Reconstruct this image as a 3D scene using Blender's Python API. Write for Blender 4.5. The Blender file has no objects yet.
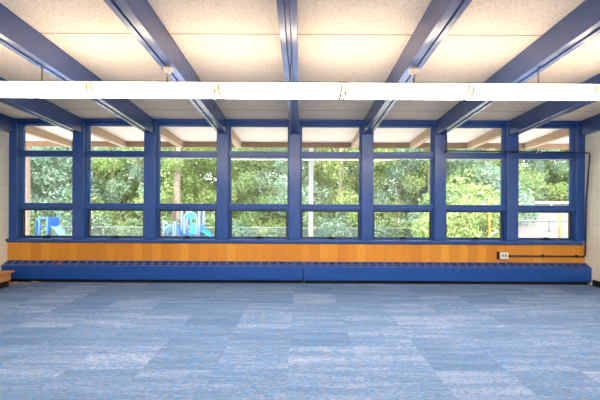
import bpy, bmesh, math, random
from mathutils import Vector, Matrix, noise
C = bpy.context.scene.collection
sc = bpy.context.scene
PI = math.pi

# ------------------------------------------------------------------ helpers
def new_bm(): return bmesh.new()

def box(bm, x0, x1, y0, y1, z0, z1):
    v = [bm.verts.new(p) for p in ((x0,y0,z0),(x1,y0,z0),(x1,y1,z0),(x0,y1,z0),(x0,y0,z1),(x1,y0,z1),(x1,y1,z1),(x0,y1,z1))]
    for f in ((0,3,2,1),(4,5,6,7),(0,1,5,4),(1,2,6,5),(2,3,7,6),(3,0,4,7)):
        bm.faces.new([v[i] for i in f])
    return v

def prism_x(bm, prof, x0, x1):
    """profile of (y,z) points extruded along x"""
    a = [bm.verts.new((x0, p[0], p[1])) for p in prof]
    b = [bm.verts.new((x1, p[0], p[1])) for p in prof]
    n = len(prof)
    bm.faces.new(a); bm.faces.new(b[::-1])
    for i in range(n):
        bm.faces.new((a[i], b[i], b[(i+1) % n], a[(i+1) % n]))

def prism_y(bm, prof, y0, y1, zs=0.0):
    """profile of (x,z) points extruded along y; zs = change in z over the run"""
    a = [bm.verts.new((p[0], y0, p[1])) for p in prof]
    b = [bm.verts.new((p[0], y1, p[1] + zs)) for p in prof]
    n = len(prof)
    bm.faces.new(a); bm.faces.new(b[::-1])
    for i in range(n):
        bm.faces.new((a[i], b[i], b[(i+1) % n], a[(i+1) % n]))

def slope_box(bm, x0, x1, y0, y1, t0, b0, t1, b1):
    """box whose top/bottom differ at y0 and y1"""
    v = [bm.verts.new(p) for p in ((x0,y0,b0),(x1,y0,b0),(x1,y1,b1),(x0,y1,b1),(x0,y0,t0),(x1,y0,t0),(x1,y1,t1),(x0,y1,t1))]
    for f in ((0,3,2,1),(4,5,6,7),(0,1,5,4),(1,2,6,5),(2,3,7,6),(3,0,4,7)):
        bm.faces.new([v[i] for i in f])

def tube(bm, pts, r, seg=8, r1=None):
    pts = [Vector(p) for p in pts]
    n = len(pts); rings = []
    up = Vector((0,0,1))
    for i, p in enumerate(pts):
        d = (pts[min(i+1, n-1)] - pts[max(i-1, 0)]).normalized()
        ref = up if abs(d.z) < 0.9 else Vector((0,1,0))
        s = d.cross(ref).normalized(); t = s.cross(d).normalized()
        rr = r if r1 is None else r + (r1 - r) * i / (n - 1)
        rings.append([bm.verts.new(p + rr*(math.cos(2*PI*k/seg)*s + math.sin(2*PI*k/seg)*t)) for k in range(seg)])
    for i in range(n-1):
        for k in range(seg):
            bm.faces.new((rings[i][k], rings[i][(k+1) % seg], rings[i+1][(k+1) % seg], rings[i+1][k]))
    bm.faces.new(rings[0][::-1]); bm.faces.new(rings[-1])

def lathe(bm, prof, c, seg=20):
    rings = []
    for r, z in prof:
        rings.append([bm.verts.new((c[0]+r*math.cos(2*PI*k/seg), c[1]+r*math.sin(2*PI*k/seg), c[2]+z)) for k in range(seg)])
    for i in range(len(prof)-1):
        for k in range(seg):
            bm.faces.new((rings[i][k], rings[i][(k+1) % seg], rings[i+1][(k+1) % seg], rings[i+1][k]))
    bm.faces.new(rings[0][::-1]); bm.faces.new(rings[-1])

def obj(name, bm, mat, parent=None, bevel=0.0, smooth=False):
    bmesh.ops.recalc_face_normals(bm, faces=bm.faces[:])
    me = bpy.data.meshes.new(name); bm.to_mesh(me); bm.free()
    if smooth:
        for p in me.polygons: p.use_smooth = True
    me.materials.append(mat)
    o = bpy.data.objects.new(name, me); C.objects.link(o)
    if parent is not None:
        o.parent = parent
        o.matrix_parent_inverse = Matrix.Translation(parent.location).inverted() if parent.type == 'EMPTY' else Matrix()
    if bevel:
        b = o.modifiers.new('bevel', 'BEVEL'); b.width = bevel; b.segments = 2; b.limit_method = 'ANGLE'
    return o

def tag(o, label, cat, group=None, kind=None):
    o['label'] = label; o['category'] = cat
    if group: o['group'] = group
    if kind: o['kind'] = kind
    return o

def thing(name, label, cat, loc, group=None):
    o = bpy.data.objects.new(name, None); C.objects.link(o); o.location = loc
    o.empty_display_size = 0.1
    return tag(o, label, cat, group)

def struct(name, bm, mat, bevel=0.0):
    o = obj(name, bm, mat, bevel=bevel); o['kind'] = 'structure'; return o

def copy_thing(root, loc, label):
    r = root.copy(); C.objects.link(r); r.location = loc; r['label'] = label
    for ch in list(root.children):
        c = ch.copy(); C.objects.link(c); c.parent = r
        for g in list(ch.children):
            d = g.copy(); C.objects.link(d); d.parent = c
    return r

# ------------------------------------------------------------------ materials
def lin(c):
    return tuple(((v/255)/12.92 if v/255 <= 0.04045 else (((v/255)+0.055)/1.055)**2.4) for v in c) + (1,)

def mat(name, rgb=(200,200,200), rough=0.6, metal=0.0, spec=0.5, emis=None, estr=0.0):
    m = bpy.data.materials.new(name); m.use_nodes = True
    b = m.node_tree.nodes['Principled BSDF']
    b.inputs['Base Color'].default_value = lin(rgb)
    b.inputs['Roughness'].default_value = rough
    b.inputs['Metallic'].default_value = metal
    b.inputs['Specular IOR Level'].default_value = spec
    if emis:
        b.inputs['Emission Color'].default_value = lin(emis)
        b.inputs['Emission Strength'].default_value = estr
    return m

class N:
    def __init__(s, m): s.nt = m.node_tree; s.m = m; s.b = s.nt.nodes.get('Principled BSDF')
    def new(s, t, **kw):
        n = s.nt.nodes.new(t)
        for k, v in kw.items(): setattr(n, k, v)
        return n
    def link(s, a, b): s.nt.links.new(a, b)
    def math(s, op, a, b=None, c=None):
        n = s.new('ShaderNodeMath', operation=op)
        for i, v in enumerate((a, b, c)):
            if v is None: continue
            if hasattr(v, 'links'): s.link(v, n.inputs[i])
            else: n.inputs[i].default_value = v
        return n.outputs[0]
    def mix(s, f, a, b, blend='MIX'):
        n = s.new('ShaderNodeMix', data_type='RGBA', blend_type=blend)
        for i, v in ((0, f), (6, a), (7, b)):
            if hasattr(v, 'links'): s.link(v, n.inputs[i])
            else: n.inputs[i].default_value = v
        return n.outputs[2]
    def ramp(s, f, stops):
        n = s.new('ShaderNodeValToRGB'); s.link(f, n.inputs[0])
        e = n.color_ramp.elements
        while len(e) < len(stops): e.new(0.5)
        for q, (p, c) in zip(e, stops): q.position = p; q.color = c
        return n.outputs[0]
    def pos(s): return s.new('ShaderNodeNewGeometry').outputs['Position']
    def scaled(s, v, sx, sy, sz):
        n = s.new('ShaderNodeVectorMath', operation='MULTIPLY'); s.link(v, n.inputs[0]); n.inputs[1].default_value = (sx, sy, sz)
        return n.outputs[0]
    def noise(s, v, scale, detail=2, rough=0.5):
        n = s.new('ShaderNodeTexNoise'); s.link(v, n.inputs['Vector'])
        n.inputs['Scale'].default_value = scale; n.inputs['Detail'].default_value = detail; n.inputs['Roughness'].default_value = rough
        return n.outputs['Fac']
    def bump(s, h, strength=0.2, dist=0.01):
        n = s.new('ShaderNodeBump'); n.inputs['Strength'].default_value = strength; n.inputs['Distance'].default_value = dist
        s.link(h, n.inputs['Height']); s.link(n.outputs[0], s.b.inputs['Normal'])

def speckle(name, rgb, rgb2, scale=30, rough=0.5, bump=0.1, spec=0.5):
    m = mat(name, rgb, rough, spec=spec); n = N(m)
    f = n.noise(n.pos(), scale, 4, 0.6)
    n.link(n.ramp(f, [(0.3, lin(rgb)), (0.7, lin(rgb2))]), n.b.inputs['Base Color'])
    if bump: n.bump(f, bump, 0.005)
    return m

M = {}
M['blue'] = speckle('blue_paint', (34,74,146), (40,82,156), 9, 0.28, 0.05)
M['beam_blue'] = speckle('beam_paint', (58,78,126), (66,86,136), 6, 0.27, 0.05)
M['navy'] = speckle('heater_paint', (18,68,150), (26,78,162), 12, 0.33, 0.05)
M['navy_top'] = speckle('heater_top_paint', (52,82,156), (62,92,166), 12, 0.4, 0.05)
M['black'] = mat('black_rubber', (14,14,18), 0.5)
M['inner'] = mat('dark_blue_inside', (34,46,92), 0.7)  # dark blue fill behind the grille slots
M['dark'] = mat('dark_recess', (18,18,24), 0.9)
M['handle'] = mat('bronze_handle', (38,32,32), 0.35, 0.5)
M['white'] = mat('white_enamel', (235,233,228), 0.4)
M['plate'] = mat('white_plate', (235,232,222), 0.35)
M['rod'] = mat('grey_metal_rod', (120,118,125), 0.35, 0.6)
M['conduit'] = mat('dark_conduit_paint', (30,36,70), 0.4)
M['wall'] = speckle('cream_block_paint', (228,222,200), (236,230,210), 3, 0.7, 0.05)
M['rust'] = speckle('rust', (190,95,40), (120,60,30), 60, 0.8, 0.2)
M['cord'] = mat('tan_cord', (200,175,125), 0.5)
M['glass'] = None

# painted block courses on the side walls
def wall_block():
    m = mat('painted_block_wall', (230,225,206), 0.62); n = N(m)
    br = n.new('ShaderNodeTexBrick'); sw = n.new('ShaderNodeSeparateXYZ'); n.link(n.pos(), sw.inputs[0])
    cb = n.new('ShaderNodeCombineXYZ'); n.link(sw.outputs['Y'], cb.inputs[0]); n.link(sw.outputs['Z'], cb.inputs[1])
    n.link(cb.outputs[0], br.inputs['Vector'])
    br.inputs['Scale'].default_value = 1.0; br.inputs['Brick Width'].default_value = 0.4; br.inputs['Row Height'].default_value = 0.2
    br.inputs['Mortar Size'].default_value = 0.005
    br.inputs['Color1'].default_value = lin((242,238,222)); br.inputs['Color2'].default_value = lin((238,234,218)); br.inputs['Mortar'].default_value = lin((226,220,202))
    n.link(br.outputs['Color'], n.b.inputs['Base Color'])
    n.bump(n.noise(n.pos(), 60, 3), 0.08, 0.004)
    return m
M['block'] = wall_block()

def glass_mat(name, tint, ior=1.45, refl=1.0):
    m = bpy.data.materials.new(name); m.use_nodes = True; nt = m.node_tree; nt.nodes.clear()
    out = nt.nodes.new('ShaderNodeOutputMaterial'); mx = nt.nodes.new('ShaderNodeMixShader')
    tr = nt.nodes.new('ShaderNodeBsdfTransparent'); gl = nt.nodes.new('ShaderNodeBsdfGlossy'); fr = nt.nodes.new('ShaderNodeFresnel')
    tr.inputs[0].default_value = lin(tint); gl.inputs['Roughness'].default_value = 0.0; fr.inputs[0].default_value = ior
    nt.links.new(fr.outputs[0], mx.inputs[0]); nt.links.new(tr.outputs[0], mx.inputs[1]); nt.links.new(gl.outputs[0], mx.inputs[2])
    nt.links.new(mx.outputs[0], out.inputs[0])
    return m
M['glass'] = glass_mat('clear_pane', (250,252,250))

def wood_panel():
    m = mat('orange_wood_panelling', (205,130,45), 0.38); n = N(m)
    p = n.pos(); sep = n.new('ShaderNodeSeparateXYZ'); n.link(p, sep.inputs[0])
    w = 0.155
    u = n.math('DIVIDE', sep.outputs['X'], w)
    idx = n.math('FLOOR', u); fr = n.math('FRACT', u)
    wn = n.new('ShaderNodeTexWhiteNoise', noise_dimensions='1D'); n.link(idx, wn.inputs['W'])
    tone = n.ramp(wn.outputs['Value'], [(0.0, lin((206,136,40))), (0.35, lin((214,144,42))), (0.7, lin((220,150,46))), (1.0, lin((230,166,62)))])
    cb = n.new('ShaderNodeCombineXYZ'); n.link(n.math('MULTIPLY', sep.outputs['X'], 38.0), cb.inputs[0])
    n.link(n.math('MULTIPLY', idx, 7.3), cb.inputs[1]); n.link(n.math('MULTIPLY', sep.outputs['Z'], 2.0), cb.inputs[2])
    g = n.noise(cb.outputs[0], 1.6, 4, 0.6)
    col = n.mix(n.math('MULTIPLY', g, 0.4), tone, lin((176,100,34)))
    groove = n.math('LESS_THAN', fr, 0.045)
    col = n.mix(n.math('MULTIPLY', groove, 0.25), col, lin((70,38,14)))
    n.link(col, n.b.inputs['Base Color'])
    n.bump(n.math('MULTIPLY', groove, -1.0), 0.4, 0.004)
    return m
M['wood'] = wood_panel()
M['bench_wood'] = speckle('oak_veneer', (212,158,92), (196,134,66), 8, 0.4, 0.05)

def ceiling_mat():
    m = mat('fibre_ceiling_board', (222,200,176), 0.9, spec=0.1); n = N(m)
    p = n.pos(); sep = n.new('ShaderNodeSeparateXYZ'); n.link(p, sep.inputs[0])
    f = n.noise(p, 55, 5, 0.75)
    f2 = n.noise(p, 1.3, 2)
    a = n.ramp(f, [(0.36, lin((198,178,160))), (0.5, lin((226,209,192))), (0.66, lin((240,226,211)))])
    a = n.mix(n.math('MULTIPLY', f2, 0.3), a, lin((218,197,176)))
    u = n.math('FRACT', n.math('DIVIDE', n.math('SUBTRACT', sep.outputs['Y'], 3.77-12.0), 1.2))
    s = n.math('LESS_THAN', n.math('ABSOLUTE', n.math('SUBTRACT', u, 0.5)), 0.0)
    line = n.math('LESS_THAN', u, 0.014)
    col = n.mix(n.math('MULTIPLY', line, 0.75), a, lin((120,72,48)))
    n.link(col, n.b.inputs['Base Color'])
    n.bump(f, 0.35, 0.006)
    return m
M['ceiling'] = ceiling_mat()

def carpet_mat():
    m = mat('carpet_tiles', (140,165,200), 0.95, spec=0.1); n = N(m)
    p = n.pos(); sep = n.new('ShaderNodeSeparateXYZ'); n.link(p, sep.inputs[0])
    tx = n.math('FLOOR', n.math('DIVIDE', n.math('SUBTRACT', sep.outputs['X'], -0.10), 0.59))
    ty = n.math('FLOOR', n.math('DIVIDE', n.math('SUBTRACT', sep.outputs['Y'], 3.22), 0.52))
    cb = n.new('ShaderNodeCombineXYZ'); n.link(tx, cb.inputs[0]); n.link(ty, cb.inputs[1])
    wn = n.new('ShaderNodeTexWhiteNoise', noise_dimensions='2D'); n.link(cb.outputs[0], wn.inputs['Vector'])
    # each tile shifts the streak pattern
    off = n.new('ShaderNodeVectorMath', operation='SCALE'); n.link(wn.outputs['Color'], off.inputs[0]); off.inputs['Scale'].default_value = 9.0
    add = n.new('ShaderNodeVectorMath', operation='ADD'); n.link(p, add.inputs[0]); n.link(off.outputs[0], add.inputs[1])
    streak = n.noise(n.scaled(add.outputs[0], 1.1, 9.0, 1.0), 1.0, 3, 0.6)
    fine = n.noise(n.scaled(add.outputs[0], 22.0, 95.0, 1.0), 1.0, 3, 0.7)
    blue = n.noise(n.scaled(add.outputs[0], 22.0, 60.0, 1.0), 1.3, 3, 0.75)
    base = n.ramp(n.math('ADD', n.math('MULTIPLY', streak, 0.75), n.math('MULTIPLY', wn.outputs['Value'], 0.2)),
                  [(0.28, lin((104,118,144))), (0.5, lin((132,145,174))), (0.68, lin((168,174,198)))])
    c = n.mix(n.ramp(blue, [(0.45, (0,0,0,1)), (0.62, (1,1,1,1))]), base, lin((64,134,200)))
    c = n.mix(0.55, c, n.mix(1.0, c, n.ramp(fine, [(0.3, (0.34,0.37,0.41,1)), (0.68, (1.25,1.25,1.25,1))]), 'MULTIPLY'))
    n.link(c, n.b.inputs['Base Color'])
    n.bump(fine, 0.5, 0.006)
    return m
M['carpet'] = carpet_mat()

# exterior materials
M['soffit'] = speckle('cream_soffit', (218,202,192), (210,194,182), 8, 0.8, 0.05)
M['rafter'] = speckle('tan_rafter_paint', (166,138,112), (154,128,104), 6, 0.7, 0.05)
M['fascia'] = speckle('brown_fascia', (150,118,92), (136,104,80), 7, 0.7, 0.05)
M['post_white'] = mat('white_steel', (244,244,250), 0.4)
M['post_brown'] = speckle('weathered_post', (168,142,128), (146,120,106), 14, 0.8, 0.1)
M['galv'] = mat('galvanised_steel', (112,121,129), 0.45, 0.3)
M['play_blue'] = mat('play_plastic_blue', (30,83,164), 0.35)
M['play_cyan'] = mat('play_plastic_cyan', (41,132,169), 0.35)
M['play_post'] = mat('play_post_lavender', (96,108,164), 0.4)
M['play_slide'] = mat('pale_slide_plastic', (104,148,177), 0.35)
M['yellow'] = mat('yellow_tube', (180,120,20), 0.4)
M['grass'] = speckle('rough_grass', (96,120,64), (120,132,80), 1.5, 0.95, 0.1)
M['tarmac'] = speckle('sunlit_tarmac', (102,89,84), (113,100,96), 2.0, 0.9, 0.05)
M['kerb'] = mat('pale_kerb', (200,200,196), 0.8)
M['bounce_paving'] = mat('pale_bounce_surface', (222,212,198), 0.9)  # kept bright to throw light back indoors
M['bark'] = speckle('bark', (120,104,92), (150,134,120), 9, 0.95, 0.4)

def leaf_mat(name, c1, c2, c3, trans=0.45):
    m = bpy.data.materials.new(name); m.use_nodes = True; nt = m.node_tree; n = N(m)
    nt.nodes.remove(n.b)
    out = nt.nodes['Material Output']
    oi = n.new('ShaderNodeObjectInfo')
    f = n.noise(n.pos(), 0.9, 3, 0.7)
    g = n.new('ShaderNodeNewGeometry')
    v = n.math('ADD', n.math('MULTIPLY', f, 0.6), n.math('MULTIPLY', g.outputs['Random Per Island'], 0.4))
    col = n.ramp(v, [(0.25, lin(c1)), (0.5, lin(c2)), (0.75, lin(c3))])
    d = n.new('ShaderNodeBsdfDiffuse'); t = n.new('ShaderNodeBsdfTranslucent'); mx = n.new('ShaderNodeMixShader')
    n.link(col, d.inputs[0]); n.link(col, t.inputs[0]); mx.inputs[0].default_value = trans
    n.link(d.outputs[0], mx.inputs[1]); n.link(t.outputs[0], mx.inputs[2]); n.link(mx.outputs[0], out.inputs[0])
    return m
M['leaf_a'] = leaf_mat('leaf_fresh', (109,134,73), (149,168,105), (192,196,149))
M['leaf_b'] = leaf_mat('leaf_blue_green', (94,126,103), (134,159,136), (180,191,179))
M['leaf_c'] = leaf_mat('leaf_deep', (92,120,73), (126,149,101), (171,180,138))

# ------------------------------------------------------------------ numbers
EYE = 1.37
D = 6.69
XL, XR = -4.89, 4.75
BACK = -4.6
SL = 0.075
def zc(y): return 2.716 + SL*(D - y)
BX = [-3.733, -2.538, -1.318, -0.109, 1.110, 2.332, 3.546]
posts = [(XL, XL+0.13)] + [(x-0.095, x+0.095) for x in BX] + [(XR-0.13, XR)]
ORD = ['first','second','third','fourth','fifth','sixth','seventh','eighth']

# ------------------------------------------------------------------ room shell
bm = new_bm(); box(bm, XL-0.15, XR+0.15, BACK-0.15, D+0.15, -0.15, 0); struct('floor', bm, M['carpet'])
bm = new_bm(); slope_box(bm, XL-0.15, XR+0.15, BACK-0.15, D+0.04, zc(BACK-0.15)+0.12, zc(BACK-0.15), zc(D+0.04)+0.12, zc(D+0.04)); struct('ceiling', bm, M['ceiling'])
bm = new_bm(); box(bm, XL-0.15, XL, BACK, D+0.18, 0, 3.7); struct('wall_left', bm, M['block'])
bm = new_bm(); box(bm, XR, XR+0.15, BACK, D+0.18, 0, 3.7); struct('wall_right', bm, M['block'])
bm = new_bm(); box(bm, XL-0.15, XR+0.15, BACK-0.15, BACK, 0, 3.7); struct('wall_back', bm, M['wall'])
# low wall under the windows, faced with wood boards
bm = new_bm(); box(bm, XL, XR, D, D+0.18, 0, 0.66); struct('wall_front', bm, M['wall'])
bm = new_bm(); box(bm, XL, XR-0.02, D-0.02, D, 0.0, 0.645); o = struct('trim_1', bm, M['wood'])
# sill
bm = new_bm(); box(bm, XL, XR-0.07, D-0.07, D+0.16, 0.66, 0.705); box(bm, XL, XR-0.07, D-0.05, D+0.02, 0.645, 0.66)
struct('trim_2', bm, M['blue'], bevel=0.006)
# head board above the windows
bm = new_bm(); box(bm, XL, XR, D, D+0.18, 2.672, 2.80); box(bm, XL, XR, D+0.045, D+0.18, 2.64, 2.672); struct('trim_3', bm, M['blue'], bevel=0.004)
# posts between windows
for i, (a, b) in enumerate(posts):
    bm = new_bm(); box(bm, a, b, D, D+0.20, 0.705, 2.672)
    struct('trim_%d' % (4+i), bm, M['blue'], bevel=0.006)
# baseboards
bm = new_bm(); box(bm, XR-0.012, XR, BACK, 6.50, 0, 0.10); struct('baseboard_right', bm, M['black'], bevel=0.003)
bm = new_bm(); box(bm, XL, XL+0.012, BACK, 6.50, 0, 0.10); struct('baseboard_left', bm, M['black'], bevel=0.003)

# ------------------------------------------------------------------ windows
def frame_rect(bm, x0, x1, z0, z1, w, y0, y1):
    box(bm, x0, x0+w, y0, y1, z0, z1); box(bm, x1-w, x1, y0, y1, z0, z1)
    box(bm, x0+w, x1-w, y0, y1, z1-w, z1); box(bm, x0+w, x1-w, y0, y1, z0, z0+w)

for i in range(8):
    x0 = posts[i][1]; x1 = posts[i+1][0]
    w = bpy.data.objects.new('window_%d' % (i+1), None); C.objects.link(w)
    w.location = ((x0+x1)/2, D+0.12, 0.705); w['kind'] = 'structure'
    # outer frame, two steps
    bm = new_bm(); frame_rect(bm, x0, x1, 0.705, 2.64, 0.016, D+0.07, D+0.19)
    frame_rect(bm, x0+0.016, x1-0.016, 0.721, 2.624, 0.012, D+0.115, D+0.18)
    obj('window_frame', bm, M['blue'], w, bevel=0.003)
    # rails
    for z0, z1 in ((2.078, 2.185), (1.197, 1.30)):
        bm = new_bm(); box(bm, x0+0.0, x1-0.0, D+0.05, D+0.19, z0, z1)
        box(bm, x0, x1, D+0.035, D+0.06, z0+0.02, z0+0.052)
        obj('transom_rail', bm, M['blue'], w, bevel=0.005)
    # opening sash at the bottom with black gasket
    bm = new_bm(); frame_rect(bm, x0+0.017, x1-0.017, 0.715, 1.20, 0.018, D+0.10, D+0.17)
    s = obj('sash', bm, M['blue'], w, bevel=0.003)
    bm = new_bm(); frame_rect(bm, x0+0.031, x1-0.031, 0.731, 1.186, 0.013, D+0.096, D+0.16)
    obj('gasket', bm, M['black'], s)
    bm = new_bm()
    for z0, z1 in ((0.735, 1.195), (1.29, 2.09), (2.17, 2.625)):
        box(bm, x0+0.02, x1-0.02, D+0.148, D+0.153, z0, z1)
    obj('glass', bm, M['glass'], w)
    cx = (x0+x1)/2 + 0.01
    bm = new_bm(); box(bm, cx-0.065, cx+0.065, D+0.055, D+0.1, 0.722, 0.748)
    box(bm, cx-0.03, cx+0.03, D+0.045, D+0.1, 0.745, 0.758)
    obj('handle', bm, M['handle'], w, bevel=0.004)

# ------------------------------------------------------------------ ceiling beams
def beam(x0, x1, label):
    t = thing('ceiling_beam', label, 'beam', ((x0+x1)/2, D, 2.466), 'blue ceiling beams running to the window wall')
    wd = (x1-x0); y0 = BACK; y1 = D+0.0
    def sb(a, b, lift):
        bm = new_bm(); slope_box(bm, a, b, y0, y1, zc(y0)-0.001, zc(y0)-0.25+lift, zc(y1)-0.001, zc(y1)-0.25+lift); return bm
    if wd < 0.12:
        obj('side_board', sb(x0, x1, 0), M['beam_blue'], t, bevel=0.004)
        return
    obj('side_board', sb(x0, x0+0.05, 0), M['beam_blue'], t, bevel=0.004)
    obj('side_board', sb(x1-0.05, x1, 0), M['beam_blue'], t, bevel=0.004)
    obj('core_board', sb(x0+0.0545, x1-0.0545, 0.014), M['beam_blue'], t, bevel=0.003)
beam(XL+0.001, XL+0.08, 'blue ceiling beam running tight against the left wall')
for i, x in enumerate(BX):
    beam(x-0.072, x+0.072, 'blue ceiling beam ending between the %s and %s windows from the left' % (ORD[i], ORD[i+1]))
beam(XR-0.085, XR-0.001, 'blue ceiling beam running tight against the right wall')

# ------------------------------------------------------------------ strip lights
M['lens'] = mat('lit_diffuser', (255,248,235), 0.5, emis=(255,238,214), estr=26.0)
LW = 1.19
def strip_light(x0, y0, base, label, group):
    t = thing('strip_light', label, 'light fixture', (x0+LW/2, y0+0.15, base), group)
    bm = new_bm(); box(bm, x0+0.004, x0+LW-0.004, y0+0.028, y0+0.245, base+0.075, base+0.105); obj('housing', bm, M['white'], t, bevel=0.004)
    prof = [(y0, base+0.078), (y0+0.003, base+0.04), (y0+0.02, base+0.015), (y0+0.06, base+0.003), (y0+0.15, base), (y0+0.24, base+0.003), (y0+0.28, base+0.015), (y0+0.297, base+0.04), (y0+0.30, base+0.078)]
    bm = new_bm(); prism_x(bm, prof, x0+0.034, x0+LW-0.034); obj('diffuser', bm, M['lens'], t)
    c = (y0+0.15, base+0.04)
    prof2 = [(c[0]+(p[0]-c[0])*1.02, c[1]+(p[1]-c[1])*1.06) for p in prof]
    for a, b in ((x0+0.001, x0+0.010), (x0+LW-0.010, x0+LW-0.001)):
        bm = new_bm(); prism_x(bm, prof, a, b); obj('glowing_end_plate', bm, M['lens'], t)  # white connectors made to glow with the diffuser material
    for a in (x0+0.010, x0+LW-0.034):
        bm = new_bm(); prism_x(bm, prof2, a, a+0.024); obj('end_cap', bm, M['endcap'], t)['label'] = 'yellowed band around the diffuser end'
    return t
M['canopy'] = mat('grey_white_enamel', (196,186,178), 0.5)
M['endcap'] = mat('yellowed_end_cap', (250,214,120), 0.5)
XS = [-3.176 + LW*i for i in range(6)]
names = ['leftmost lit strip light of the row below the beams, cut off by the picture edge',
         'second lit strip light from the left, in the row below the beams',
         'third lit strip light from the left, in the row below the beams',
         'fourth lit strip light from the left, in the row below the beams',
         'fifth lit strip light from the left, in the row below the beams',
         'rightmost lit strip light of the row below the beams, only its end in view']
def stem(t, x, y, base, dome):
    top = zc(y) - 0.25 + (0.0 if dome else 0.013)
    bm = new_bm(); tube(bm, [(x, y, base), (x, y, top)], 0.007, 10); rod = obj('stem', bm, M['rod'], t, smooth=True)
    if dome:
        bm = new_bm(); lathe(bm, [(0.014,-0.088),(0.03,-0.082),(0.048,-0.066),(0.056,-0.048),(0.054,-0.036),(0.04,-0.028),(0.022,-0.022),(0.022,0.0)], (x, y, top)); obj('canopy', bm, M['canopy'], t, smooth=True)['label'] = 'round white canopy under the beam'
        bm = new_bm(); tube(bm, [(x, y, top-0.12), (x, y, top-0.084)], 0.012, 10); obj('collar', bm, M['canopy'], t, smooth=True)
SX = [BX[1]+0.02, BX[2]+0.015, BX[3], BX[4]-0.02, BX[5]-0.035, BX[6]]
for i, (x, nm) in enumerate(zip(XS, names)):
    t = strip_light(x, 3.73, 2.370, nm, 'strip lights in the row below the beams')
    stem(t, SX[i], 3.88, 2.463, i in (1, 3))
for r, yy in enumerate((-1.0, -3.4)):  # unseen rows added behind the camera to even out the light
    for i, x in enumerate(XS):
        t = strip_light(x, yy, zc(yy)-0.42, 'added unseen strip light filling the room from behind the camera', 'added fill lights in rows behind the camera')
        stem(t, BX[i+1], yy+0.15, zc(yy)-0.33, False)

# ------------------------------------------------------------------ heater covers
def heater(x0, x1, seams, label, rust=None):
    t = thing('heater_cover', label, 'heater cover', ((x0+x1)/2, 6.6, 0), 'blue heater covers along the window wall')
    YF, YB = 6.52, 6.668
    zf, zb, zbot = 0.280, 0.347, 0.058
    xs = [x0] + seams + [x1]
    # recessed base
    bm = new_bm(); box(bm, x0+0.03, x1-0.03, YF+0.05, YB, 0.0, 0.075); obj('toe_kick', bm, M['dark'], t)
    bm = new_bm(); box(bm, x0+0.01, x1-0.01, YB-0.012, YB-0.008, 0.075, 0.335); obj('dark_backing', bm, M['inner'], t)  # dark sheet added so the wood wall stays hidden behind the slots
    bm = new_bm(); box(bm, x0+0.02, x1-0.02, YF+0.03, YB-0.01, 0.20, 0.245)
    n = int((x1-x0)/0.03)
    for k in range(n):
        xx = x0+0.03+k*0.03
        box(bm, xx, xx+0.004, YF+0.03, YB-0.02, 0.245, 0.262)
    obj('heating_fins', bm, M['inner'], t)
    for a, b in zip(xs[:-1], xs[1:]):
        a += 0.0015; b -= 0.0015
        bm = new_bm(); box(bm, a, b, YF, YF+0.006, zbot, zf-0.002); box(bm, a, b, YF, YF+0.03, zbot, zbot+0.006)
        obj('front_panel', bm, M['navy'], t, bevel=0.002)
        # sloping louvred top: front rail, back rail, crossbars
        bm = new_bm()
        def st(xa, xb, u0, u1):
            ya, yb = YF+(YB-YF)*u0, YF+(YB-YF)*u1
            za, zb2 = zf+(zb-zf)*u0, zf+(zb-zf)*u1
            slope_box(bm, xa, xb, ya, yb, za, za-0.006, zb2, zb2-0.006)
        st(a, b, 0.0, 0.24); st(a, b, 0.86, 1.0)
        nb = max(2, round((b-a)/0.135)); step = (b-a)/nb
        for k in range(nb+1):
            c = a + k*step
            st(max(a, c-0.022), min(b, c+0.022), 0.24, 0.86)
        # thin louvres inside the slots
        for k in range(nb):
            st(a+k*step+0.022, a+(k+1)*step-0.022, 0.42, 0.52)
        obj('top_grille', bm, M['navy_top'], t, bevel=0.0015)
    for a in (x0-0.0, x1-0.004):
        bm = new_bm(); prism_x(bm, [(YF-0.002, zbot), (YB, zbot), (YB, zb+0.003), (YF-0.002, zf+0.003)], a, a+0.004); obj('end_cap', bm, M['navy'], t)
    if rust:
        bm = new_bm(); u = 0.25
        y_a, y_b = YF+0.045, YF+0.10
        slope_box(bm, rust, rust+0.06, y_a, y_b, zf+(zb-zf)*0.30+0.003, zf+(zb-zf)*0.30-0.002, zf+(zb-zf)*0.68+0.003, zf+(zb-zf)*0.68-0.002)
        r = obj('rust_patch', bm, M['rust'], t); r['label'] = 'orange rust patch on the grille'
heater(-4.875, 0.043, [-4.09, -1.50], 'long blue heater cover on the left half of the window wall, rusted spot on grille', rust=-4.02)
heater(0.053, 4.742, [0.85, 3.95], 'long blue heater cover on the right half of the window wall, below the socket box')

# ------------------------------------------------------------------ conduit and socket
bm = new_bm()
YC = D-0.105
pts = [(2.39, YC, 2.465), (2.39, YC, 2.205), (2.41, YC, 2.19), (4.55, YC, 2.175), (4.66, 6.56, 2.168), (4.70, 6.52, 2.155), (4.705, 6.52, 2.13), (4.712, 6.61, 1.40), (4.715, 6.63, 0.50), (4.71, 6.64, 0.465), (4.69, 6.645, 0.455)]
t = thing('conduit', 'thin dark conduit crossing the two right windows, then down the corner to the socket', 'conduit', (4.7, 6.6, 0.455))
tube(bm, pts, 0.0125, 8); 
tube(bm, [(4.69, 6.645, 0.455), (3.43, 6.645, 0.458)], 0.0125, 8)
obj('pipe', bm, M['conduit'], t, smooth=True)
for x in (4.02, 4.58):
    bm = new_bm(); box(bm, x-0.012, x+0.012, 6.628, 6.67, 0.437, 0.485); obj('clip', bm, M['conduit'], t, bevel=0.003)
for x in (2.40, 3.55):
    bm = new_bm(); box(bm, x-0.012, x+0.012, YC-0.014, D+0.0, 2.165, 2.205); obj('clip', bm, M['conduit'], t, bevel=0.003)
t = thing('socket_box', 'small white faced socket box on the wood panelling below the seventh window', 'socket', (3.35, 6.66, 0.47))
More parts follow.
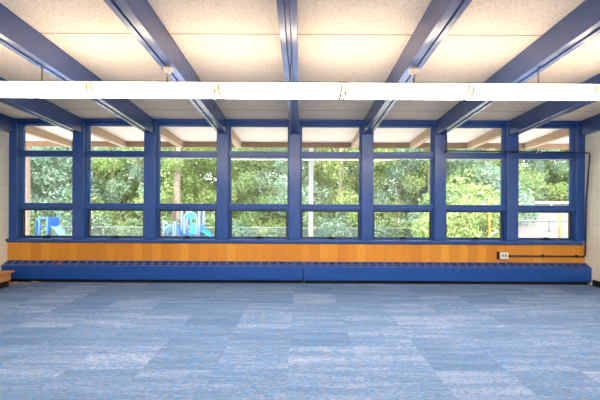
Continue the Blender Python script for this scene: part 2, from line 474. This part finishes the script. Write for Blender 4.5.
bm = new_bm(); box(bm, 3.265, 3.425, 6.60, 6.67, 0.405, 0.53); obj('box', bm, M['conduit'], t, bevel=0.004)
bm = new_bm(); box(bm, 3.285, 3.425, 6.594, 6.60, 0.410, 0.527); p = obj('cover_plate', bm, M['plate'], t, bevel=0.003)
bm = new_bm()
for x in (3.332, 3.378):
    box(bm, x-0.013, x+0.013, 6.5925, 6.594, 0.45, 0.487)
obj('outlet', bm, M['rod'], p)

# ------------------------------------------------------------------ low wooden bench at left
t = thing('low_bench', 'low wooden bench end with dark toe kick against the left wall beside the heater', 'bench', (-4.7, 5.5, 0))
bm = new_bm(); box(bm, XL+0.014, -4.50, 4.9, 6.30, 0.215, 0.24); obj('top_board', bm, M['bench_wood'], t, bevel=0.003)
bm = new_bm(); box(bm, XL+0.014, -4.54, 4.92, 6.27, 0.095, 0.215); obj('side_board', bm, M['wood_plain'] if 'wood_plain' in M else M['bench_wood'], t, bevel=0.002)
bm = new_bm(); box(bm, XL+0.014, -4.56, 4.94, 6.25, 0.0, 0.095); obj('toe_kick', bm, M['dark'], t)
bm = new_bm(); box(bm, -4.77, -4.58, 6.40, 6.50, 0.0, 0.022); tag(obj('wood_offcut', bm, M['bench_wood'], bevel=0.003), 'small flat wood piece lying on the carpet by the left end of the heater', 'wood piece')
bm = new_bm()
tube(bm, [(-4.575+0.05*k, 6.46+0.03*math.sin(k*0.9), 0.008+(0.03*max(0, math.sin((k-4)*0.9)) if k > 4 else 0)) for k in range(9)], 0.006, 6)
tag(obj('loose_cord', bm, M['cord'], smooth=True), 'thin tan cord lying loose on the carpet under the left heater cover', 'cord')

# ------------------------------------------------------------------ overhang outside
YE = 8.42
def zs(y): return zc(y) - 0.0
bm = new_bm(); slope_box(bm, -8.5, 8.5, D+0.18, YE, zs(D+0.18)+0.1, zs(D+0.18), zs(YE)+0.1, zs(YE)); struct('soffit', bm, M['soffit'])
bm = new_bm(); box(bm, -8.5, 8.5, YE, YE+0.04, zs(YE)-0.115, zs(YE)+0.14); 
o = struct('fascia', bm, M['fascia'])
RX = [XL-2.4, XL-1.2, XL] + BX + [XR, XR+1.2, XR+2.4]
def rlab(i):
    if i in (0, 1): return 'tan rafter under the eave beyond the left end of the windows'
    if i in (11, 12): return 'tan rafter under the eave beyond the right end of the windows'
    if i == 2: return 'tan rafter under the eave at the left edge of the first window'
    if i == 10: return 'tan rafter under the eave at the right edge of the last window'
    return 'tan rafter under the eave in line with the %s beam between windows' % ORD[i-3]
for i, x in enumerate(RX):
    bm = new_bm(); slope_box(bm, x-0.06, x+0.06, D+0.21, YE-0.005, zs(D+0.21)-0.001, zs(D+0.21)-0.165, zs(YE)-0.001, zs(YE)-0.12)
    tag(obj('rafter', bm, M['rafter'], bevel=0.004), rlab(i), 'rafter', 'tan rafters under the eave')

# ------------------------------------------------------------------ terrain
def sm(a, b, v):
    v = max(0, min(1, (v-a)/(b-a))); return v*v*(3-2*v)
def ground(x, y):
    zl = EYE - 1.8 - 0.06*(min(y, 30)-9) + max(0, y-30)*0.10
    zr = EYE - 1.9 + 0.045*(min(y, 46)-10) + max(0, y-46)*0.06
    k = sm(0.28, 0.46, x/max(y, 1))
    return zl*(1-k) + zr*k
def grid_mesh(name, m, xs, ys, lift=0.0, f=None):
    bm = new_bm(); rows = []
    for y in ys:
        rows.append([bm.verts.new(((f(x, y) if f else x), y, ground((f(x, y) if f else x), y)+lift)) for x in xs])
    for j in range(len(ys)-1):
        for i in range(len(xs)-1):
            bm.faces.new((rows[j][i], rows[j][i+1], rows[j+1][i+1], rows[j+1][i]))
    return struct(name, bm, m)
grid_mesh('lawn', M['grass'], [-60+2*i for i in range(61)], [7.0+1.5*j for j in range(55)])
# drive: left edge runs from (9.5, 17.4) to (17, 30.3) and on
def drx(u, y): return 9.3 + (y-17.4)*0.58 + u
grid_mesh('driveway', M['tarmac'], [2*i for i in range(14)], [11+1.5*j for j in range(25)], 0.03, drx)
bm = new_bm()
for j in range(24):
    y0, y1 = 11+1.5*j, 12.5+1.5*j
    a, b = drx(0, y0), drx(0, y1)
    z0, z1 = ground(a, y0), ground(b, y1)
    vs = [bm.verts.new(p) for p in ((a-0.22, y0, z0-0.1), (a, y0, z0-0.1), (b, y1, z1-0.1), (b-0.22, y1, z1-0.1), (a-0.22, y0, z0+0.13), (a, y0, z0+0.13), (b, y1, z1+0.13), (b-0.22, y1, z1+0.13))]
    for f in ((0,3,2,1),(4,5,6,7),(0,1,5,4),(1,2,6,5),(2,3,7,6),(3,0,4,7)): bm.faces.new([vs[i] for i in f])
struct('kerb', bm, M['kerb'])
# concrete walk under the eave
bm = new_bm(); box(bm, -9, 9, D+0.2, 10.0, EYE-1.95, EYE-1.62); struct('walkway', bm, M['kerb'])

grid_mesh('bounce_paving', M['bounce_paving'], [-16+1.5*i for i in range(17)], [6.95+0.8*j for j in range(12)], 0.03)  # unseen paving added to bounce sunlight onto ceiling and soffit
# posts under the eave
def eave_post(x, w, m, label, cat):
    z0 = EYE-1.62; bm = new_bm(); box(bm, x-w/2, x+w/2, 8.46, 8.46+w, z0+0.012, zs(YE)+0.1)
    t = thing('porch_post', label, cat, (x, 8.3, z0))
    obj('shaft', bm, m, t, bevel=0.006)
    bm = new_bm(); box(bm, x-w, x+w, 8.46-w*0.4, 8.46+w*1.4, z0, z0+0.012); obj('base_plate', bm, m, t)
eave_post(0.21, 0.095, M['post_white'], 'slim white post outside the fifth window holding up the eave', 'post')
eave_post(-5.83, 0.085, M['post_brown'], 'brown weathered post outside the left edge of the first window', 'post')

# chain link fences
def chain_mat():
    m = bpy.data.materials.new('chain_link'); m.use_nodes = True; n = N(m); b = n.b
    b.inputs['Base Color'].default_value = lin((130,140,146)); b.inputs['Metallic'].default_value = 0.2; b.inputs['Roughness'].default_value = 0.5
    return m
M['chain'] = chain_mat()
def fence(xa, ya, xb, yb, h, zfun, label, n_posts):
    t = thing('chain_link_fence', label, 'fence', ((xa+xb)/2, (ya+yb)/2, zfun((xa+xb)/2, (ya+yb)/2)))
    L = math.hypot(xb-xa, yb-ya)
    def P(u, dz): 
        x = xa+(xb-xa)*u; y = ya+(yb-ya)*u
        return (x, y, zfun(x, y)+dz)
    bm = new_bm(); tube(bm, [P(k/24, h) for k in range(25)], 0.035, 8); obj('top_rail', bm, M['galv'], t, smooth=True)
    for k in range(n_posts):
        u = k/(n_posts-1); bm = new_bm(); p = P(u, 0); tube(bm, [(p[0], p[1]+0.05, p[2]-0.1), (p[0], p[1]+0.05, p[2]+h+0.04)], 0.035, 8); obj('fence_post', bm, M['galv'], t, smooth=True)
    bm = new_bm(); step = 0.10; n = int(L/step)
    hh = h - 0.03
    def strip(u0, z0, u1, z1):
        a = Vector(P(u0, z0)); b = Vector(P(u1, z1)); w = 0.005
        d = Vector((b.x-a.x, b.y-a.y, 0)).normalized()*w
        vs = [bm.verts.new(a-d), bm.verts.new(a+d), bm.verts.new(b+d), bm.verts.new(b-d)]; bm.faces.new(vs)
    du = hh/L
    for k in range(-int(hh/step), n):
        u0 = k*step/L; u1 = u0+du
        za, zb = 0.0, hh
        if u0 < 0: za = -u0*L; ua = 0
        else: ua = u0
        if u1 > 1: zb = hh-(u1-1)*L; ub = 1
        else: ub = u1
        if ub > ua:
            strip(ua, za, ub, zb); strip(1-ua, za, 1-ub, zb)
    obj('wire_mesh', bm, M['chain'], t)
fence(-22, 26, 8.5, 26, 1.0, ground, 'long low chain link fence beyond the playground', 11)
fence(9.6, 19.0, 18.5, 19.0, 0.55, ground, 'low grey fence crossing the driveway outside the last window', 5)

# ------------------------------------------------------------------ playground
def at(px, y): return (px-301)/400*y
def zpx(py, y): return EYE + (200-py)/400*y
def tb(name, pts, r, m, parent, seg=8):
    bm = new_bm(); tube(bm, pts, r, seg); return obj(name, bm, m, parent, smooth=True)

# left climber (first window)
Y = 19.0; gz = ground(at(42, Y), Y)
t = thing('play_climber', 'small blue climbing frame with pale slide outside the first window', 'climbing frame', (at(43, Y), Y, gz))
xa, xb = at(36.5, Y), at(47.5, Y)
tb('arch_rail', [(xa, Y, gz), (xa, Y, zpx(223, Y)), (xa+0.06, Y, zpx(221, Y)), (xa+0.18, Y, zpx(220, Y)), (xb, Y, zpx(220, Y))], 0.05, M['play_blue'], t)
tb('arch_rail', [(xa+0.12, Y+0.8, gz), (xa+0.12, Y+0.8, zpx(223, Y)), (xa+0.2, Y+0.8, zpx(221, Y)), (xb, Y+0.8, zpx(220, Y))], 0.05, M['play_blue'], t)
for k, (x, y) in enumerate(((xb, Y), (xb, Y+0.8), (xb-0.38, Y))):
    tb('post', [(x, y, gz), (x, y, zpx(217.5, Y))], 0.05, M['play_blue'], t)
bm = new_bm(); box(bm, xb-0.02, xb+0.1, Y+0.05, Y+0.75, zpx(229, Y), zpx(219, Y)); obj('side_panel', bm, M['play_blue'], t, bevel=0.02)
for k in range(4):
    z = gz+0.3+0.27*k; tb('rung', [(xa, Y, z), (xa+0.12, Y+0.8, z)], 0.025, M['play_slide'], t)
bm = new_bm()
xs_, zs_ = [xb+0.08, xb+0.16, xb+0.30, xb+0.44, xb+0.58], [zpx(228, Y), zpx(229.3, Y), zpx(232, Y), zpx(236, Y), gz+0.15]
for k in range(4):
    for (y0, y1, dz) in ((Y+0.1, Y+0.7, 0), (Y+0.1, Y+0.14, 0.06), (Y+0.66, Y+0.7, 0.06)):
        vs = [bm.verts.new(p) for p in ((xs_[k], y0, zs_[k]-0.03), (xs_[k+1], y0, zs_[k+1]-0.03), (xs_[k+1], y1, zs_[k+1]-0.03), (xs_[k], y1, zs_[k]-0.03), (xs_[k], y0, zs_[k]+dz), (xs_[k+1], y0, zs_[k+1]+dz), (xs_[k+1], y1, zs_[k+1]+dz), (xs_[k], y1, zs_[k]+dz))]
        for f in ((0,3,2,1),(4,5,6,7),(0,1,5,4),(1,2,6,5),(2,3,7,6),(3,0,4,7)): bm.faces.new([vs[i] for i in f])
obj('slide', bm, M['play_slide'], t)

# tower with arched panel (third window)
Y = 19.5; gz = ground(at(190, Y), Y)
t = thing('play_tower', 'cyan play tower with arched panel and lavender posts outside the third window', 'play tower', (at(191, Y), Y, gz))
for px in (182.0, 199.3):
    for y in (Y, Y+0.9):
        tb('post', [(at(px, Y), y, gz), (at(px, Y), y, zpx(211, Y))], 0.06, M['play_post'], t)
x0, x1 = at(184.0, Y), at(197.8, Y)
def arch_ring(w, zbase, ztop_c, xc, ro, ri, y0, y1, bm):
    n = 14; out = []; inn = []
    for k in range(n+1):
        a = PI - PI*k/n
        out.append((xc+ro*math.cos(a), ztop_c+ro*math.sin(a))); inn.append((xc+ri*math.cos(a), ztop_c+ri*math.sin(a)))
    out = [(xc-ro, zbase)] + out + [(xc+ro, zbase)]; inn = [(xc-ri, zbase)] + inn + [(xc+ri, zbase)]
    for k in range(len(out)-1):
        q = [out[k], out[k+1], inn[k+1], inn[k]]
        a = [bm.verts.new((p[0], y0, p[1])) for p in q]; b = [bm.verts.new((p[0], y1, p[1])) for p in q]
        bm.faces.new(a); bm.faces.new(b[::-1])
        for i in range(4): bm.faces.new((a[i], a[(i+1)%4], b[(i+1)%4], b[i]))
xc = (x0+x1)/2; ro = (x1-x0)/2; zb_ = zpx(234.5, Y); zt = zpx(212, Y)-ro
bm = new_bm(); arch_ring(0, zb_, zt, xc, ro, ro*0.80, Y-0.08, Y+0.02, bm); obj('arch_surround', bm, M['play_slide'], t, bevel=0.01)
bm = new_bm()
ri = ro*0.8
box(bm, xc-0.03, xc+0.05, Y-0.03, Y+0.03, zb_, zt+ri*0.95)
box(bm, xc+0.05, xc+ri, Y-0.03, Y+0.03, zb_, zpx(224, Y))
box(bm, xc-ri, xc+ri, Y-0.03, Y+0.03, zpx(217.0, Y), zpx(216.0, Y))
n = 10
a = [bm.verts.new((xc+ri*math.cos(PI*k/n), Y-0.02, max(zt+ri*math.sin(PI*k/n), zt))) for k in range(n+1)]
b = [bm.verts.new((v.co.x, Y+0.02, v.co.z)) for v in a]
bm.faces.new(a); bm.faces.new(b[::-1])
for k in range(n): bm.faces.new((a[k], a[k+1], b[k+1], b[k]))
obj('arched_panel', bm, M['play_cyan'], t)
bm = new_bm(); box(bm, x0-0.1, x1+0.1, Y, Y+0.9, zpx(236, Y), zpx(234.5, Y)); obj('deck', bm, M['play_blue'], t)
bm = new_bm(); box(bm, at(198.2, Y), at(199, Y), Y, Y+0.9, zpx(234, Y), zpx(226, Y)); obj('side_panel', bm, M['play_cyan'], t)
# cyan slide going right
bm = new_bm()
xs_ = [at(p, Y) for p in (199.5, 202, 205, 209, 214)]; zs_ = [zpx(p, Y) for p in (232.8, 233.3, 234.6, 238, 244)]
for k in range(4):
    for (y0, y1, dz) in ((Y+0.1, Y+0.7, 0), (Y+0.1, Y+0.14, 0.12), (Y+0.66, Y+0.7, 0.12)):
        vs = [bm.verts.new(p) for p in ((xs_[k], y0, zs_[k]-0.03), (xs_[k+1], y0, zs_[k+1]-0.03), (xs_[k+1], y1, zs_[k+1]-0.03), (xs_[k], y1, zs_[k]-0.03), (xs_[k], y0, zs_[k]+dz), (xs_[k+1], y0, zs_[k+1]+dz), (xs_[k+1], y1, zs_[k+1]+dz), (xs_[k], y1, zs_[k]+dz))]
        for f in ((0,3,2,1),(4,5,6,7),(0,1,5,4),(1,2,6,5),(2,3,7,6),(3,0,4,7)): bm.faces.new([vs[i] for i in f])
obj('slide', bm, M['play_cyan'], t)

# curved blue bridge / slide to the left of the tower
Y = 19.2; gz = ground(at(172, Y), Y)
t = thing('play_slide', 'bright blue curved slide with pale rails left of the play tower', 'slide', (at(172, Y), Y, gz))
bm = new_bm()
P_ = [(167.5, 232), (169.5, 229), (172, 227), (175, 227.5), (178, 229), (180.5, 232.5)]
for k in range(len(P_)-1):
    (pa, qa), (pb, qb) = P_[k], P_[k+1]
    slopes = ((at(pa, Y), zpx(qa, Y)), (at(pb, Y), zpx(qb, Y)))
    (xa, za), (xb, zb2) = slopes
    vs = [bm.verts.new(p) for p in ((xa, Y, za-0.22), (xb, Y, zb2-0.22), (xb, Y+0.7, zb2-0.22), (xa, Y+0.7, za-0.22), (xa, Y, za), (xb, Y, zb2), (xb, Y+0.7, zb2), (xa, Y+0.7, za))]
    for f in ((0,3,2,1),(4,5,6,7),(0,1,5,4),(1,2,6,5),(2,3,7,6),(3,0,4,7)): bm.faces.new([vs[i] for i in f])
obj('chute', bm, M['play_blue'], t)
for px, top in ((163.8, 220.5), (173.5, 225), (175.6, 221.5)):
    tb('post', [(at(px, Y), Y, gz), (at(px, Y), Y, zpx(top, Y))], 0.04, M['play_post'], t)
tb('handrail', [(at(163.8, Y), Y, zpx(221, Y)), (at(167, Y), Y, zpx(224, Y)), (at(170, Y), Y, zpx(228, Y))], 0.035, M['play_slide'], t)
tb('handrail', [(at(163.8, Y), Y, zpx(232, Y)), (at(167, Y), Y, zpx(228, Y)), (at(172, Y), Y, zpx(225.5, Y))], 0.035, M['play_slide'], t)

# yellow frames on the right
Y = 14.0
for px, top, nm in ((489.7, 198, 'yellow tubular play post with short curved arms outside the seventh window'), (559.8, 204, 'thin yellow play post outside the last window')):
    gz = ground(at(px, Y), Y)
    t = thing('play_post', nm, 'play post', (at(px, Y), Y, gz))
    tb('pole', [(at(px, Y), Y, gz-0.05), (at(px, Y), Y, zpx(top, Y))], 0.03, M['yellow'], t)
    if px < 500:
        for z1, z2 in ((201, 201.5), (228, 229)):
            tb('arm', [(at(px, Y), Y, zpx(z1, Y)), (at(px+3, Y), Y, zpx(z1, Y)), (at(px+6.5, Y), Y, zpx(z2, Y)), (at(px+8, Y), Y, zpx(z2+1, Y))], 0.02, M['yellow'], t)
        tb('arm', [(at(px, Y), Y, zpx(235, Y)), (at(px+5, Y), Y, zpx(231.5, Y)), (at(px+8, Y), Y, zpx(229, Y))], 0.02, M['post_white'], t)

# white guard rail at the far end of the drive
Y = 40.0
t = thing('guard_rail', 'low white barrier rail crossing the far end of the driveway', 'barrier', (at(540, Y), Y, ground(at(540, Y), Y)))
bm = new_bm(); box(bm, at(505, Y), at(600, Y), Y, Y+0.08, zpx(202.6, Y), zpx(200.2, Y)); obj('rail', bm, M['post_white'], t, bevel=0.02)
for px in (508, 530, 552, 574, 596):
    x = at(px, Y); bm = new_bm(); box(bm, x-0.07, x+0.07, Y+0.08, Y+0.22, ground(x, Y), zpx(200.6, Y)); obj('rail_post', bm, M['post_white'], t)

# ------------------------------------------------------------------ trees
rnd = random.Random(7)
def tree_meshes(seed, height, spread, n_leaf, leaf):
    r = random.Random(seed)
    bm = new_bm()
    lean = Vector((r.uniform(-.3,.3), r.uniform(-.3,.3), 0))
    top = Vector((lean.x, lean.y, height*0.8))
    trunk = [Vector((0,0,-0.3)), Vector((lean.x*.2, lean.y*.3, height*.22)), Vector((lean.x*.7, lean.y*.6, height*.5)), top]
    tube(bm, trunk, 0.16, 8, 0.04)
    cl = []
    for k in range(11):
        u = r.uniform(0.2, 0.95); s = Vector((lean.x*u, lean.y*u, height*0.8*u))
        a = r.uniform(0, 2*PI); L = spread*r.uniform(0.5, 1.0)*(1.1-u*0.5)
        e = s + Vector((math.cos(a)*L, math.sin(a)*L, r.uniform(0.1, 0.9)))
        mid = s.lerp(e, 0.5) + Vector((0,0,0.15))
        tube(bm, [s, mid, e], 0.045, 5, 0.012)
        cl += [(e, r.uniform(0.55, 1.0)), (mid, r.uniform(0.5, 0.85))]
    for k in range(16):
        a = r.uniform(0, 2*PI); rr = spread*math.sqrt(r.random()); z = height*r.uniform(0.12, 1.0)
        cl.append((Vector((math.cos(a)*rr, math.sin(a)*rr, z)), r.uniform(0.5, 1.05)))
    me_t = bpy.data.meshes.new('trunk'); bm.to_mesh(me_t); bm.free(); me_t.materials.append(M['bark'])
    verts = []; faces = []
    for k in range(n_leaf):
        c, rad = cl[r.randrange(len(cl))]
        d = Vector((r.gauss(0,1), r.gauss(0,1), r.gauss(0,0.75))).normalized() * rad * (0.55 + 0.5*r.random())
        p = c + d
        nrm = (d.normalized()*0.6 + Vector((r.uniform(-1,1), r.uniform(-1,1), r.uniform(-0.3,1)))).normalized()
        s = nrm.cross(Vector((r.uniform(-1,1), r.uniform(-1,1), r.uniform(-1,1)))).normalized(); t = nrm.cross(s)
        L = leaf*r.uniform(0.6, 1.3); W = L*0.5
        b = len(verts)
        verts += [p - s*L*0.5, p + t*W*0.5 + nrm*0.01, p + s*L*0.5, p - t*W*0.5 + nrm*0.01]
        faces.append((b, b+1, b+2, b+3))
    me = bpy.data.meshes.new('foliage'); me.from_pydata([tuple(v) for v in verts], [], faces)
    return me_t, me
kinds = [tree_meshes(s, h, sp, n, lf) for s, h, sp, n, lf in ((11, 8.5, 2.1, 11000, 0.20), (23, 9.5, 2.4, 12000, 0.18), (37, 7.8, 2.0, 10000, 0.22), (41, 9.0, 2.3, 12000, 0.19))]
variants = []
for (mt, ml) in kinds:
    for mk in ('leaf_a', 'leaf_b', 'leaf_c'):
        m2 = ml.copy(); m2.materials.append(M[mk]); variants.append((mt, m2))
def tree(x, y, k, mk, sc_, rot, label, group):
    mt, ml = variants[k*3+mk]
    t = thing('tree', label, 'tree', (x, y, ground(x, y)), group)
    t.rotation_euler.z = rot; t.scale = (sc_,)*3
    for nm, me in (('trunk', mt), ('foliage', ml)):
        o = bpy.data.objects.new(nm, me); C.objects.link(o); o.parent = t
rows = [(28.5, 2.6, 1.0, 'front row'), (32.5, 3.0, 1.12, 'second row'), (37, 3.4, 1.25, 'back row')]
TONE = ['fresh green', 'blue-green', 'deep green']
def where(x, y):
    px = 301 + 400*x/y
    e = [26, 92, 161, 232, 303, 373, 446, 519, 568]
    if px < 26: return 'beyond the windows at left'
    if px > 568: return 'beyond the windows at right'
    for i in range(8):
        if px < e[i+1]: return 'behind the %s window from left' % ORD[i]
seen = {}
for (y, dx, s_, rn) in rows:
    x = -24.0
    while x < 20:
        yy = y + rnd.uniform(-0.9, 0.9); xx = x + rnd.uniform(-0.5, 0.5)
        px = 301 + 400*xx/yy
        if px < 480:
            mk = rnd.choices([0, 1, 2], weights=(1, 4, 1) if px < 150 else ((4, 1, 1) if px < 300 else (4, 1.5, 1.5)))[0]
            lab = '%s leafy tree in the %s %s' % (TONE[mk], rn, where(xx, yy))
            tree(xx, yy, rnd.randrange(4), mk, s_*rnd.uniform(0.92, 1.08), rnd.uniform(0, 6.28), lab, lab.replace('leafy tree', 'leafy trees'))
        x += dx
for (y, s_, rn) in ((47, 1.35, 'nearest beyond the driveway'), (53, 1.7, 'farthest beyond the driveway')):
    x = 17.5
    while x < 46:
        xx = x+rnd.uniform(-0.6, 0.6); yy = y+rnd.uniform(-1, 1)
        mk = rnd.choices([0, 1, 2], weights=(3, 1, 2))[0]
        lab = '%s leafy tree %s, %s' % (TONE[mk], rn, where(xx, yy))
        tree(xx, yy, rnd.randrange(4), mk, s_, rnd.uniform(0, 6.28), lab, lab.replace('leafy tree', 'leafy trees'))
        x += 3.6
# tall bare trunks standing forward of the wood
def lone_trunk(px, y, r_, label):
    x = at(px, y); g = ground(x, y); bm = new_bm()
    tube(bm, [(x+0.05, y, g-0.1), (x, y, g+1.5), (x-0.08, y, g+4), (x+0.05, y, g+8)], r_, 10, r_*0.7)
    for s in (-1, 1):
        tube(bm, [(x-0.05, y, g+5.6), (x+s*0.5, y+0.1, g+6.6), (x+s*0.9, y+0.2, g+8.2)], r_*0.4, 6, r_*0.15)
    tag(obj('bare_tree', bm, M['bark'], smooth=True), label, 'tree', 'grey trunks in front of the wood')
lone_trunk(178.5, 27.6, 0.26, 'thick pale grey tree trunk behind the play tower')
lone_trunk(341, 28.5, 0.2, 'grey tree trunk seen through the right half of the fifth window')
#lone_trunk(104, 27.4, 0.14, 'slim grey tree trunk seen through the second window')
#lone_trunk(253, 27.3, 0.13, 'slim grey tree trunk seen through the fourth window')

# shrubs along the fence and by the drive
def shrub_mesh(seed, n=3500):
    r = random.Random(seed); verts = []; faces = []
    cl = [(Vector((r.uniform(-.7,.7), r.uniform(-.5,.5), r.uniform(.2,.9))), r.uniform(.35,.6)) for _ in range(9)]
    for k in range(n):
        c, rad = cl[r.randrange(9)]
        d = Vector((r.gauss(0,1), r.gauss(0,1), r.gauss(0,.8))).normalized()*rad*(0.6+0.45*r.random()); p = c+d
        if p.z < 0.02: p.z = 0.02+0.1*r.random()
        nrm = (d*1.2 + Vector((r.uniform(-1,1), r.uniform(-1,1), r.uniform(-.2,1)))).normalized()
        s = nrm.cross(Vector((r.uniform(-1,1), r.uniform(-1,1), r.uniform(-1,1)))).normalized(); t = nrm.cross(s)
        L = 0.13*r.uniform(.6,1.3); b = len(verts)
        verts += [p-s*L*.5, p+t*L*.27, p+s*L*.5, p-t*L*.27]; faces.append((b,b+1,b+2,b+3))
    me = bpy.data.meshes.new('shrub'); me.from_pydata([tuple(v) for v in verts], [], faces); return me
sh = []
for s in (3, 5, 9):
    b = shrub_mesh(s)
    for mk in ('leaf_a', 'leaf_b', 'leaf_c'):
        m2 = b.copy(); m2.materials.append(M[mk]); sh.append(m2)
def shrub(x, y, s, label, group):
    k = rnd.randrange(9); o = bpy.data.objects.new('shrub', sh[k]); C.objects.link(o)
    o.location = (x, y, ground(x, y)); o.scale = (s, s, s); o.rotation_euler.z = rnd.uniform(0, 6.28)
    tag(o, label, 'shrub', group)
x = -20.5
while x < 10:
    xx = x+rnd.uniform(-.3,.3); yy = 27.2+rnd.uniform(-.3,.5)
    w = where(xx, yy); shrub(xx, yy, rnd.uniform(1.1, 1.7), 'leafy shrub just behind the chain link fence, '+w, 'shrubs behind the fence '+w)
    x += 1.5
for (px, y, s) in ((452, 17.5, 1.1), (466, 18.2, 1.4), (482, 18.8, 1.2), (497, 20.5, 1.3), (508, 22.5, 1.2), (440, 18.5, 1.3), (507, 26, 1.3), (455, 22, 2.0), (478, 23, 2.1), (499, 27, 2.2), (470, 28, 2.8), (492, 33, 3.0), (508, 40, 3.2), (486, 41, 3.4)):
    xx = at(px, y); shrub(xx, y, s, 'leafy shrub left of the driveway, '+where(xx, y), 'shrubs left of the driveway '+where(xx, y))
for i in range(14):
    y = 44.2+rnd.uniform(-.4,.6); xx = 19+i*1.9
    shrub(xx, y, 2.0, 'leafy shrub at the far end of the driveway, '+where(xx, y), 'shrubs at the far end of the driveway '+where(xx, y))

# ------------------------------------------------------------------ light
w = bpy.data.worlds.new('sky'); sc.world = w; w.use_nodes = True
nt = w.node_tree; bg = nt.nodes['Background']
sky = nt.nodes.new('ShaderNodeTexSky'); sky.sky_type = 'NISHITA'; sky.sun_disc = False
sky.sun_elevation = math.radians(48); sky.sun_rotation = math.radians(150); sky.air_density = 1.0; sky.dust_density = 2.0
mx = nt.nodes.new('ShaderNodeMix'); mx.data_type = 'RGBA'; mx.inputs[0].default_value = 0.55
nt.links.new(sky.outputs[0], mx.inputs[6]); mx.inputs[7].default_value = (9.0, 9.4, 9.8, 1)
nt.links.new(mx.outputs[2], bg.inputs[0]); bg.inputs[1].default_value = 0.85
sun = bpy.data.lights.new('sun', 'SUN'); sun.energy = 6.5; sun.angle = math.radians(2); sun.color = (1.0, 0.95, 0.85)
so = bpy.data.objects.new('sun', sun); C.objects.link(so)
# shines from behind-left of the building, high, onto the wood
d = Vector((0.35, 0.62, -0.95)); so.rotation_euler = d.to_track_quat('-Z', 'Y').to_euler()

# ------------------------------------------------------------------ camera
cam = bpy.data.cameras.new('camera'); co = bpy.data.objects.new('camera', cam); C.objects.link(co)
cam.sensor_width = 36; cam.lens = 24; cam.shift_x = -1/600
cam.clip_start = 0.05; cam.clip_end = 500
co.location = (0, 0, EYE); co.rotation_euler = (PI/2, math.radians(0.0), 0)
co.matrix_world = Matrix.Translation((0, 0, EYE)) @ Matrix.Rotation(PI/2, 4, 'X') @ Matrix.Rotation(math.radians(0.28), 4, 'Z')
sc.camera = co
sc.view_settings.view_transform = 'Standard'; sc.view_settings.look = 'None'
sc.view_settings.gamma = 1; sc.view_settings.exposure = 0.15; sc.view_settings.use_curve_mapping = False
sc.cycles.max_bounces = 10; sc.cycles.transparent_max_bounces = 16
